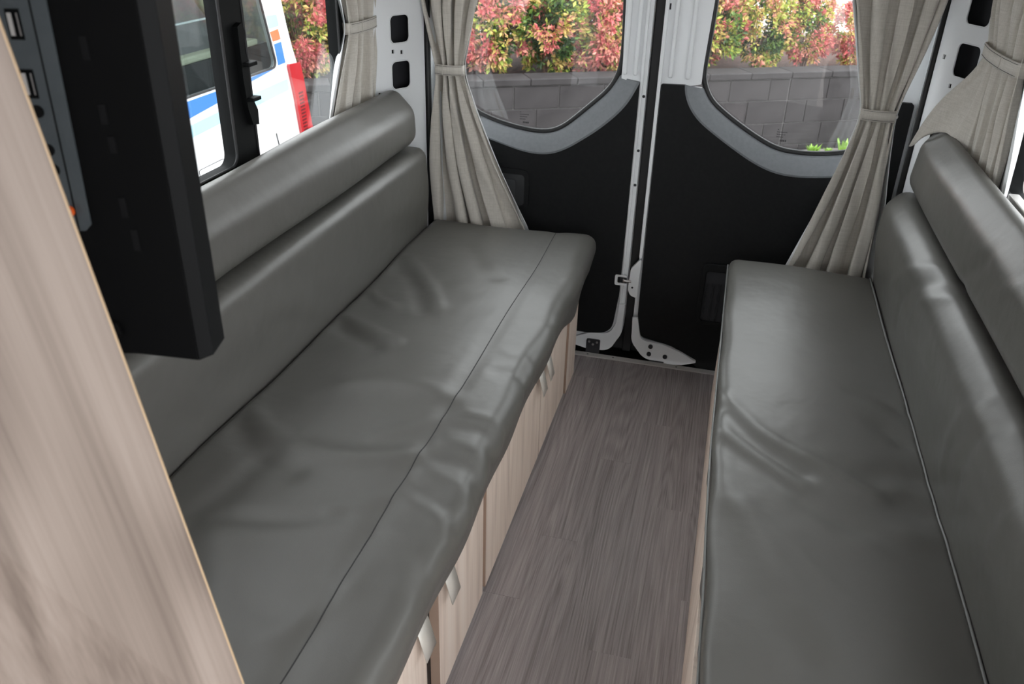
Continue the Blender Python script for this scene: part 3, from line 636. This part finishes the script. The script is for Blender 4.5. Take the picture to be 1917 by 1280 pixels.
def cushion(name, section, radii, y0, y1, er, disp, parent, step=.011, ystep=.0115, mt=None):
    S = np.array(fillet(section, radii, 8)); per = np.sum(np.linalg.norm(np.roll(S, -1, 0) - S, axis=1))
    ns = int(per / step); S = resample(S, ns, True)
    tn = np.roll(S, -1, 0) - np.roll(S, 1, 0); nrm = np.stack([tn[:, 1], -tn[:, 0]], 1); nrm /= np.linalg.norm(nrm, axis=1)[:, None]
    if np.mean(np.sum(nrm * (S - S.mean(0)), 1)) < 0: nrm = -nrm
    ys = []; ins = []
    ke = 7
    for k in range(ke):
        t = k / ke * math.pi / 2; ys.append(y0 + er * (1 - math.sin(t))); ins.append(er * (1 - math.cos(math.pi / 2 - t)) if False else er * (1 - math.sin(t)))
    # quarter circle at each end
    ys = [y0 + er * (1 - math.cos(k / ke * math.pi / 2)) for k in range(ke)]; ins = [er * (1 - math.sin(k / ke * math.pi / 2)) for k in range(ke)]
    m = int((y1 - y0 - 2 * er) / ystep)
    ys += list(np.linspace(y0 + er, y1 - er, m)); ins += [0.0] * m
    ys += [y1 - er * (1 - math.cos(k / ke * math.pi / 2)) for k in range(ke)][::-1]; ins += [er * (1 - math.sin(k / ke * math.pi / 2)) for k in range(ke)][::-1]
    ys = np.array(ys); ins = np.array(ins)
    X = S[None, :, 0] - nrm[None, :, 0] * ins[:, None]; Z = S[None, :, 1] - nrm[None, :, 1] * ins[:, None]
    Yg = np.repeat(ys[:, None], ns, 1); NX = np.repeat(nrm[None, :, 0], len(ys), 0); NZ = np.repeat(nrm[None, :, 1], len(ys), 0)
    dn, dx, dz = disp(X, Yg, Z, NX, NZ)
    X = X + NX * dn + dx; Z = Z + NZ * dn + dz
    V = np.stack([X, Yg, Z], -1).reshape(-1, 3); nr = len(ys)
    F = [(i*ns+j, i*ns+(j+1) % ns, (i+1)*ns+(j+1) % ns, (i+1)*ns+j) for i in range(nr-1) for j in range(ns)]
    V = np.vstack([V, V[:ns].mean(0), V[-ns:].mean(0)])
    F += [(j, nr*ns, (j+1) % ns) for j in range(ns)] + [((nr-1)*ns+(j+1) % ns, nr*ns+1, (nr-1)*ns+j) for j in range(ns)]
    return mk(name, V, F, mt or M['vinyl'], parent, smooth=True)
G = lambda v, c, w: np.exp(-((v - c) / w) ** 2)
SS = lambda v, a, b: np.clip((v - a) / (b - a), 0, 1) ** 2 * (3 - 2 * np.clip((v - a) / (b - a), 0, 1))

# long seat along the wall with the sliding window
XF = -.366
def disp_seat_l(X, Y, Z, NX, NZ):
    up = SS(NZ, .2, .8); front = SS(NX, .0, .6)
    un = X + np.maximum(0, .485 - Z) * front                     # unfolded coordinate over the front edge
    d = ridge(X, Y, D['wrL'], .85) * up * SS(X, -.965, -.90) + ridge(un, Y, D['wrLf'], .6) * np.clip(up + front, 0, 1)
    d += up * (.004 * np.sin(X * 9 + 1.2) * np.sin(Y * 4.1 + .5) + .0025 * np.sin(Y * 11 + X * 6)) - .0035 * G(X, -.517, .022) * up
    d += front * (.004 * np.sin(Y * 6 + 1) + .003 * np.sin(Y * 17))
    low = front * SS(.46 - Z, 0, .11)
    dz = -low * (.055 * G(Y, 2.40, .14) + .006 * np.sin(Y * 5)); dx = low * (-.004 + .010 * G(Y, 2.50, .10) * 0)
    return d, dx, dz
sl = thing('bench_seat_cushion', (-.68, 1.6, .33), 'long wide grey vinyl bench cushion with a stitched seam, beside the sliding window', 'cushion')
cushion('cushion', [(-.960, .332), (-.392, .345), (XF, .482), (-.960, .476)], [.01, .02, .045, .012], .56, 2.675, .035, disp_seat_l, sl)
sy = np.linspace(.60, 2.645, 220); sx = -.517 + .0025 * np.sin(sy * 9) + .006 * G(sy, 1.26, .05) * 0
one = np.ones_like(sy); zt = np.interp(sx, [-.968, XF], [.476, .482])
dn, _, _ = disp_seat_l(sx, sy, zt, 0 * one, one)
MB().tube([(a, b_, c) for a, b_, c in zip(sx, sy, zt + dn - .0003)], .0016, 5).build('stitched_seam', M['seam'], sl)

# low backrest of that seat
def disp_back_l(X, Y, Z, NX, NZ):
    fr = SS(NX, .2, .8); d = ridge(Y, Z, D['wrBL']) * fr + fr * (.004 * np.sin(Y * 3.3) * np.sin(Z * 14) + .005 * G(Z, .60, .09))
    return d, 0 * X, 0 * X
bl = cushion('backrest_cushion', [(-1.085, .332), (-.968, .332), (-.960, .745), (-1.085, .745)], [.02, .02, .035, .02], .56, 2.615, .035, disp_back_l, None, .012, .03)
tag(bl, 'lower grey vinyl backrest cushion beside the sliding window, under the bolster', 'cushion')
def disp_roll_l(X, Y, Z, NX, NZ): return .003 * np.sin(Y * 3 + 1) * np.sin(Z * 20 + X * 9) + .002 * np.sin(Y * 7), 0 * X, 0 * X
ul = cushion('bolster_cushion', [(-1.088, .752), (-1.008, .749), (-.980, .79), (-.985, .875), (-1.045, .938), (-1.088, .928)], [.015, .04, .05, .06, .05, .02], .56, 2.585, .045, disp_roll_l, None, .010, .03)
tag(ul, 'upper grey vinyl bolster cushion below the sliding window with the latch', 'cushion')

# seat opposite
def disp_seat_r(X, Y, Z, NX, NZ):
    up = SS(NZ, .2, .8); front = SS(-NX, .0, .6)
    d = ridge(X, Y, D['wrR'], .65) * up + up * (.004 * np.sin(X * 8 + .4) * np.sin(Y * 3.5) + .002 * np.sin(Y * 9 - X * 5) + .006 * G(X, .25, .16))
    d += front * .002 * np.sin(Y * 21)
    dx = SS(1.6 - Y, 0, .8) * .014 * SS(.3 - X, 0, .2); low = front * SS(.43 - Z, 0, .09)
    dx = dx + low * (.0055 * np.sin(Y * 44 + 1.5 * np.sin(Y * 7)) * SS(2.0 - Y, 0, .6) + .002)
    return d, dx, -low * .004 * np.sin(Y * 40)
sr = thing('bench_seat_cushion', (.3, 1.6, .33), 'narrower grey vinyl bench cushion with piped edges and diagonal creases', 'cushion')
cushion('cushion', [(.070, .337), (.498, .334), (.498, .475), (.061, .486)], [.012, .01, .012, .024], .60, 2.60, .030, disp_seat_r, sr)
py = np.linspace(.64, 2.575, 160); pxx = np.full_like(py, .489); zt = np.interp(pxx, [.061, .503], [.486, .475]); one = np.ones_like(py)
dn, dx, _ = disp_seat_r(pxx, py, zt, 0 * one, one)
MB().tube([(a + c, b_, z) for a, b_, z, c in zip(pxx, py, zt + dn + .001, dx)], .0028, 6).build('piping', M['piping'], sr, smooth=True)
dn, dx, _ = disp_seat_r(one * .068, py, one * .468, -one, 0 * one)
MB().tube([(.0605 + c, b_, .466) for b_, c in zip(py, dx)], .0026, 6).build('piping', M['piping'], sr, smooth=True)

def disp_back_r(X, Y, Z, NX, NZ):
    fr = SS(-NX, .1, .7); d = ridge(Y, Z, D['wrBR'], .6) * np.clip(fr + SS(NZ, .3, .9) * .5, 0, 1) + fr * .004 * np.sin(Y * 3.1) * np.sin(Z * 12)
    return d, 0 * X, 0 * X
br = cushion('backrest_cushion', [(.510, .332), (.578, .332), (.585, .745), (.525, .768), (.480, .715), (.478, .62)], [.02, .02, .03, .04, .06, .12], .60, 2.60, .035, disp_back_r, None, .011, .014)
tag(br, 'lower grey vinyl backrest cushion on the piped bench, creased along its front', 'cushion')
def disp_roll_r(X, Y, Z, NX, NZ):
    fr = SS(-NX, -.2, .6); return ridge(Y, Z, D['wrUR'], .6) * fr + .003 * np.sin(Y * 3.4) * np.sin(Z * 18), 0 * X, 0 * X
ur = cushion('bolster_cushion', [(.545, .765), (.598, .765), (.600, .952), (.572, .965), (.528, .905), (.522, .80)], [.03, .015, .02, .04, .05, .04], .60, 2.585, .045, disp_roll_r, None, .010, .014)
tag(ur, 'upper grey vinyl bolster cushion tucked under the curtain with the pulled-out corner', 'cushion')

tag(box('backrest_board_l', (-1.132, .56, .34), (-1.092, 2.46, .74), M['wood']), kind='structure')  # unseen board added behind the backrest cushion
tag(box('backrest_board_r', (.604, .60, .34), (.655, 2.48, .75), M['wood']), kind='structure')  # matching unseen backrest board of the piped bench
# ------------------------------------------------------------------ bench cabinets
cb = thing('bench_cabinet', (-.76, 1.54, 0), 'pale oak bench cabinet with lip-pull doors under the wide cushion', 'cabinet')
box('carcass', (-1.125, .555, .0), (-.434, 2.535, .330), M['wood'], cb)

box('plinth', (-.434, .56, .0), (-.428, 2.53, .02), M['cavity'], cb)
def pull(y, parent):
    P = [(-.412, .333), (-.4035, .333), (-.396, .302), (-.3885, .270)]
    w = .025; V = []; F = []; th = .0016
    for x_, z_ in P: V += [(x_, y - w, z_), (x_, y + w, z_)]
    for i in range(len(P) - 1): F.append((2*i, 2*i+1, 2*i+3, 2*i+2))
    o = mk('lip_pull', V, F, M['pull'], parent, smooth=30); s_ = o.modifiers.new('thick', 'SOLIDIFY'); s_.thickness = th; s_.offset = 0
    return o
for a, b_, py_ in ((.56, 1.046, 1.012), (1.118, 1.424, 1.158), (1.448, 2.002, 1.955), (2.005, 2.372, 2.045)):
    d_ = box('door', (-.432, a, .014), (-.412, b_, .325), M['wood'], cb, .0012, 1)
    box('edge_band', (-.4318, a - .0012, .0142), (-.4122, a + .0005, .3248), M['edge_unlit'], d_)
    if py_ < 2.1 or True: pull(py_, d_)
box('door_gap', (-.4345, 1.040, .005), (-.4325, 1.119, .325), M['rubber'], cb)
box('end_stile', (-.432, 2.398, 0), (-.409, 2.548, .326), M['wood'], cb, .0012, 1)
box('edge_band', (-.4318, 2.3966, 0.001), (-.4092, 2.3985, .326), M['edge_unlit'], cb)

cr = thing('bench_cabinet', (.35, 1.6, 0), 'plain pale oak bench base under the piped cushion', 'cabinet')
box('carcass', (.086, .60, 0), (.585, 2.54, .330), M['wood'], cr)
box('front_panel', (.0725, .59, 0), (.086, 2.55, .329), M['wood'], cr, .001, 1)


# ------------------------------------------------------------------ curtains
def curtain(name, O, U, N, zs, left, right_, folds, amp, tie_z, tie, label, lin=(0, 0), lin_low=(0, 0), flap=None, seed=0, zbot=None, tie_tilt=0.0, snap=None):
    """tied-back curtain hung in the plane (U, z) at O, folds standing out along N"""
    O = Vector(O); U = Vector(U); N = Vector(N)
    root = thing(name, (O.x + U.x * left[-1], O.y + U.y * left[-1], zs[-1]), label, 'curtain', 'tied-back linen curtains')
    r = np.random.default_rng(seed)
    rows = 110; cols = 190
    z = np.linspace(zs[0], zs[-1], rows)
    order = np.argsort(zs); zz = np.array(zs)[order]
    def smooth_prof(vals):
        v = np.interp(z, zz, np.array(vals)[order]); k = np.ones(7) / 7
        e = np.pad(v, 3, mode='edge'); return np.convolve(e, k, mode='valid')
    l = smooth_prof(left); rr = smooth_prof(right_); am = smooth_prof(amp)
    s = np.linspace(0, 1, cols); cen = np.sort(np.r_[0, np.cumsum(r.uniform(.45, 1.8, folds))]); cen = cen / cen[-1]
    ph = np.interp(s, cen, np.arange(folds + 1)) * math.pi * 2
    hgt = r.uniform(.35, 1.15, folds + 2); env = np.interp(s, np.linspace(0, 1, folds + 2), hgt)
    def sheet(dn, ext_l, ext_r, low_l, low_r, flat=False):
        V = []
        for i in range(rows):
            q = max(0.0, min(1.0, (tie_z - z[i]) / (tie_z - zs[-1] + 1e-6)))
            near = math.exp(-((z[i] - tie_z) / .09) ** 2)
            ph2 = ph + .5 * np.sin(z[i] * 6 + ph * .3) * (1 - near)
            c = np.cos(ph2); fold = np.sign(c) * np.abs(c) ** .75
            nn = am[i] * env * fold + .004 * np.sin(ph * 2.3 + z[i] * 11) * (1 - near)
            a = l[i]; b_ = rr[i]
            u = a + (b_ - a) * s + am[i] * .35 * np.sin(ph2 * 2) * (1 - near)
            if flat: u = a + (b_ - a) * s - (ext_l + low_l * q) * SS(.25 - s, 0, .25) + (ext_r + low_r * q) * SS(s, .75, 1.0); eb_ = np.maximum(SS(.16 - s, 0, .10), SS(s, .84, .94)); nn = eb_ * (nn - .004) + (1 - eb_) * (.15 * nn - am[i] * 1.15)
            zr = np.full_like(s, z[i])
            if zbot is not None: zr = zr + q ** 2 * np.interp(s, [0, 1], zbot) + q ** 3 * .006 * np.cos(ph)
            if flap is not None:
                k = SS(s, .72, 1.0) * q ** 1.3; u = u + k * flap[0]; nn = nn * (1 - .6 * k) + k * flap[1]; zr = zr + k * flap[2] + .27 * k * (1 - k) * q
            for j in range(cols): V.append(O + U * float(u[j]) + N * float(nn[j] + dn) + Vector((0, 0, float(zr[j]))))
        return V
    F = [(i*cols+j, i*cols+j+1, (i+1)*cols+j+1, (i+1)*cols+j) for i in range(rows-1) for j in range(cols-1)]
    o = mk('fabric', sheet(0, 0, 0, 0, 0), F, M['linen'], root, smooth=True); m_ = o.modifiers.new('thick', 'SOLIDIFY'); m_.thickness = .0016; m_.offset = 0
    o = mk('lining', sheet(-.005, lin[0], lin[1], lin_low[0], lin_low[1], True), F, M['white_lining'], root, smooth=True); m_ = o.modifiers.new('thick', 'SOLIDIFY'); m_.thickness = .001; m_.offset = 0
    # tie band
    t0, t1 = tie; c = (t0 + t1) / 2; hw = (t1 - t0) / 2 + .004; dep = float(np.interp(tie_z, zz, np.array(amp)[order])) * 1.15 + .007; hh = .0165
    V = []; F2 = []; n = 64
    for k in range(n):
        a = 2 * math.pi * k / n; ca, sa = math.cos(a), math.sin(a)
        uu = c + hw * math.copysign(abs(ca) ** .6, ca); nn = dep * math.copysign(abs(sa) ** .7, sa) + .0015 * math.sin(5 * a)
        for h in (-hh, hh):
            V.append(O + U * uu + N * nn + Vector((0, 0, tie_z + h + tie_tilt * (uu - c))))
    for k in range(n): F2.append((2*k, 2*((k+1) % n), 2*((k+1) % n)+1, 2*k+1))
    t = mk('tie_band', V, F2, M['linen'], root, smooth=True); m_ = t.modifiers.new('thick', 'SOLIDIFY'); m_.thickness = .003; m_.offset = 1
    st = MB()
    for h in (-hh + .004, hh - .004):
        st.tube([Vector(V[2*k]) * .5 + Vector(V[2*k+1]) * .5 + Vector((0, 0, h)) + N * .0032 for k in range(n // 32, n // 2 - 1)], .0006, 4)
    st.build('hem_stitching', M['seam'], t)
    if snap is not None:
        k = int(snap * n / 2); p = (Vector(V[2*k]) + Vector(V[2*k+1])) / 2 + N * .0035
        ring = [p + U * (.0065 * math.cos(a)) + Vector((0, 0, .0065 * math.sin(a))) for a in np.linspace(0, 6.28, 17)[:-1]]
        MB().tube(ring, .0016, 6, True).build('press_stud', M['steel'], t, smooth=True)
    else:
        k = n // 4 + 2; p = (Vector(V[2*k]) + Vector(V[2*k+1])) / 2 + N * .0036
        b2 = MB(); b2.tube([p + Vector((0, 0, -hh + .001)), p + Vector((0, 0, hh - .001))], .0012, 5); b2.build('band_end', M['linen'], t)
    return root
curtain('curtain', (-1.112, 0, 0), (0, 1, 0), (1, 0, 0), [1.70, 1.45, 1.22, 1.138, 1.04, .885], [2.05, 2.20, 2.33, 2.36, 2.29, 2.205], [2.47, 2.50, 2.55, 2.545, 2.535, 2.515], 4, [.024, .022, .018, .011, .018, .014], 1.138, (2.36, 2.545), 'linen curtain tied back at the window with the black latch', lin=(.012, 0), seed=4)
curtain('curtain', (0, 2.728, 0), (1, 0, 0), (0, -1, 0), [1.70, 1.45, 1.19, .977, .85, .66, .42], [-1.04, -1.035, -1.018, -.966, -.975, -.985, -.985], [-.60, -.72, -.832, -.877, -.830, -.745, -.625], 4, [.034, .032, .026, .015, .024, .030, .030], .977, (-.966, -.877), 'linen curtain tied back on the rear door with the inner handle', lin=(0, .004), seed=9, zbot=(-.004, .006))
curtain('curtain', (0, 2.705, 0), (1, 0, 0), (0, -1, 0), [1.70, 1.45, 1.26, .945, .80, .65, .40], [.14, .23, .287, .378, .350, .310, .235], [.56, .55, .525, .470, .478, .492, .500], 4, [.034, .032, .026, .013, .022, .030, .030], .945, (.380, .468), 'linen curtain tied with a round press stud on the rear door with the net pocket', lin=(.003, .004), lin_low=(0, .018), seed=21, snap=.14)
curtain('curtain', (.615, 0, 0), (0, 1, 0), (-1, 0, 0), [1.70, 1.45, 1.29, 1.178, 1.08, .90], [2.02, 2.10, 2.14, 2.145, 2.12, 2.085], [2.52, 2.55, 2.56, 2.47, 2.46, 2.44], 5, [.026, .024, .02, .013, .017, .012], 1.178, (2.15, 2.47), 'linen curtain with one corner pulled out over the bolster', lin=(.03, .004), lin_low=(.03, .012), flap=(.175, .100, -.020), seed=33)

# ------------------------------------------------------------------ television on its arm and the tall cabinet side
tall = thing('cabinet_door', (-.60, .27, 0), 'open pale oak tall cabinet door with a slanted edge, in front of the television', 'cabinet door')
PE = Vector((-.445, .452, 1.40)); PB = Vector((-.360, .452, .85)); dz_ = (PE - PB) / .55
hd_ = Vector((-math.cos(math.radians(44)), -math.sin(math.radians(44)), 0)); nr_ = Vector((-hd_.y, hd_.x, 0)) * -1
if nr_.y < 0: nr_ = -nr_
def edge_at(z): return PB + dz_ * (max(z, .76) - .85) if z > .76 else Vector((PB.x + .0139, .452, z))
zs_ = [.002, .76, 1.82]; V = []; F = []
for th in (0, .018):
    for z in zs_:
        e = edge_at(z); V += [Vector((e.x, e.y, z)) + nr_ * th, Vector((PB.x, .452, z)) + hd_ * .50 + nr_ * th]
n_ = 6
F = [(0, 1, 3, 2), (2, 3, 5, 4), (6, 8, 9, 7), (8, 10, 11, 9), (0, 2, 8, 6), (2, 4, 10, 8), (1, 7, 9, 3), (3, 9, 11, 5), (0, 6, 7, 1), (4, 5, 11, 10)]
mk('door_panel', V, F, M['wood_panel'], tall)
V = []
for th in (-.0002, .0182):
    for z in (.76, 1.82):
        e = edge_at(z); V += [Vector((e.x, e.y, z)) + nr_ * th, Vector((e.x, e.y, z)) + nr_ * th - hd_ * .0012]
mk('edge_band', V, [(0, 1, 3, 2), (4, 6, 7, 5), (0, 2, 6, 4), (1, 5, 7, 3), (0, 4, 5, 1), (2, 3, 7, 6)], M['edge_tan'], tall)
P0 = Vector((-.445, .60, 0)); TD = Vector((.97, .243, 0)).normalized(); TN = Vector((-TD.y, TD.x, 0))
tv = thing('television', (P0.x - .2, P0.y - .05, 1.1), 'black television seen from its port side behind the open oak door', 'television')
FT = lambda off: (P0 + TN * off, TD, (0, 0, 1))         # thickness towards -TN x ... (u x v)
M['vent'] = mat('vent_slot', (.006, .006, .0065), .6, 0, .1); M['jack'] = mat('jack_hole', (.003, .003, .003), .7, 0, .1); M['tv'] = mat('black_tv_plastic', (.0025, .0026, .0028), .7, 0, .08); M['port_plate'] = m_noise('port_plate', (.050, .060, .066), (.056, .066, .072), 60.0, .5, .1)
def tplate(name, pts, off, th, mt, parent=None): return plate(name, pts, [], FT(off), th, mt, parent or tv)
bz = MB(); outl = [(-.38, 1.094), (-.10, 1.104), (-.075, 1.104), (-.0125, 1.0985), (0, 1.103), (0, 1.455), (-.0125, 1.462), (-.38, 1.462)]
bevel(tplate('housing', [(-.38, 1.100), (-.10, 1.104), (-.07, 1.104), (-.0125, 1.0985), (-.0125, 1.462), (-.38, 1.462)], .040, .040, M['tv']), .0012, 2)
ch = MB(); q = [P0 + TD * -.0125, P0 + TD * 0.0 + TN * .006, P0 + TN * .040, P0 + TD * -.0125 + TN * .040]
vz = [(1.0985, 1.102, 1.102, 1.0985), (1.462,) * 4]
ch.add([Vector((p.x, p.y, z)) for zz_ in vz for p, z in zip(q, zz_)], [(0, 3, 2, 1), (4, 5, 6, 7), (0, 1, 5, 4), (1, 2, 6, 5), (2, 3, 7, 6), (3, 0, 4, 7)])
bevel(ch.build('bezel', mat('tv_bezel', (.0045, .005, .0055), .5, 0, .12), tv), .0008, 2)
tplate('screen', [(-.37, 1.112), (-.012, 1.112), (-.012, 1.452), (-.37, 1.452)], .0405, -.001, mat('dark_screen', (.004, .004, .005), .12))
bevel(tplate('rear_ridge', [(-.38, 1.116), (-.088, 1.116), (-.079, 1.126), (-.082, 1.139), (-.38, 1.142)], .0, .004, M['tv']), .002)
tplate('port_panel', fillet([(-.30, 1.228), (-.092, 1.228), (-.086, 1.234), (-.081, 1.462), (-.30, 1.462)], .003), .0, .0015, M['port_plate'])
MB().tube([P0 + TD * u + TN * -.0015 + Vector((0, 0, z)) for u, z in ((-.0975, 1.229), (-.0945, 1.462))], .0007, 4).build('port_groove', M['tv'], tv)
def port_rect(u, z):
    t_ = tplate('usb_port', [(u - .0055, z - .0115), (u + .0055, z - .0115), (u + .0055, z + .0115), (u - .0055, z + .0115)], -.0015, .0006, M['tv'])
    tplate('usb_tongue', [(u - .0042, z - .0085), (u - .0008, z - .0085), (u - .0008, z + .0085), (u - .0042, z + .0085)], -.0021, .0005, M['alu'], t_)
    tplate('usb_shield', [(u + .0030, z - .0085), (u + .0040, z - .0085), (u + .0040, z + .0085), (u + .0030, z + .0085)], -.0021, .0005, M['steel'], t_)
port_rect(-.1105, 1.399); port_rect(-.1105, 1.3535)
def jack(u, z, r_, mt, name, ln=.0008):
    c = P0 + TD * u + Vector((0, 0, z)) - TN * .0015
    return MB().cyl(c, c - TN * ln, r_, 18).build(name, mt, tv, smooth=40)
for u, z in ((-.1090, 1.3315), (-.1078, 1.2995), (-.1072, 1.2825)): jack(u, z, .0052, M['jack'], 'audio_jack')
jack(-.1022, 1.246, .0050, mat('orange_socket', (.75, .11, .015), .35), 'digital_socket', .005); jack(-.1022, 1.246, .0020, M['jack'], 'socket_hole', .0056)
jack(-.1065, 1.245, .0034, M['alu'], 'socket_collar', .004)
for z, u, L in ((1.382, -.060, .018), (1.330, -.056, .016), (1.305, -.0535, .014), (1.250, -.055, .018), (1.220, -.050, .02)):
    tplate('vent_slot', [(u - .003, z - L / 2), (u + .003, z - L / 2), (u + .003, z + L / 2), (u - .003, z + L / 2)], .0, .0006, M['vent'])
pa = P0 + TD * -.36; MB().box((-1.139, pa.y + .02, 1.28), (pa.x + .04, pa.y + .05, 1.32)).build('mounting_arm', M['dark_metal'], tv)
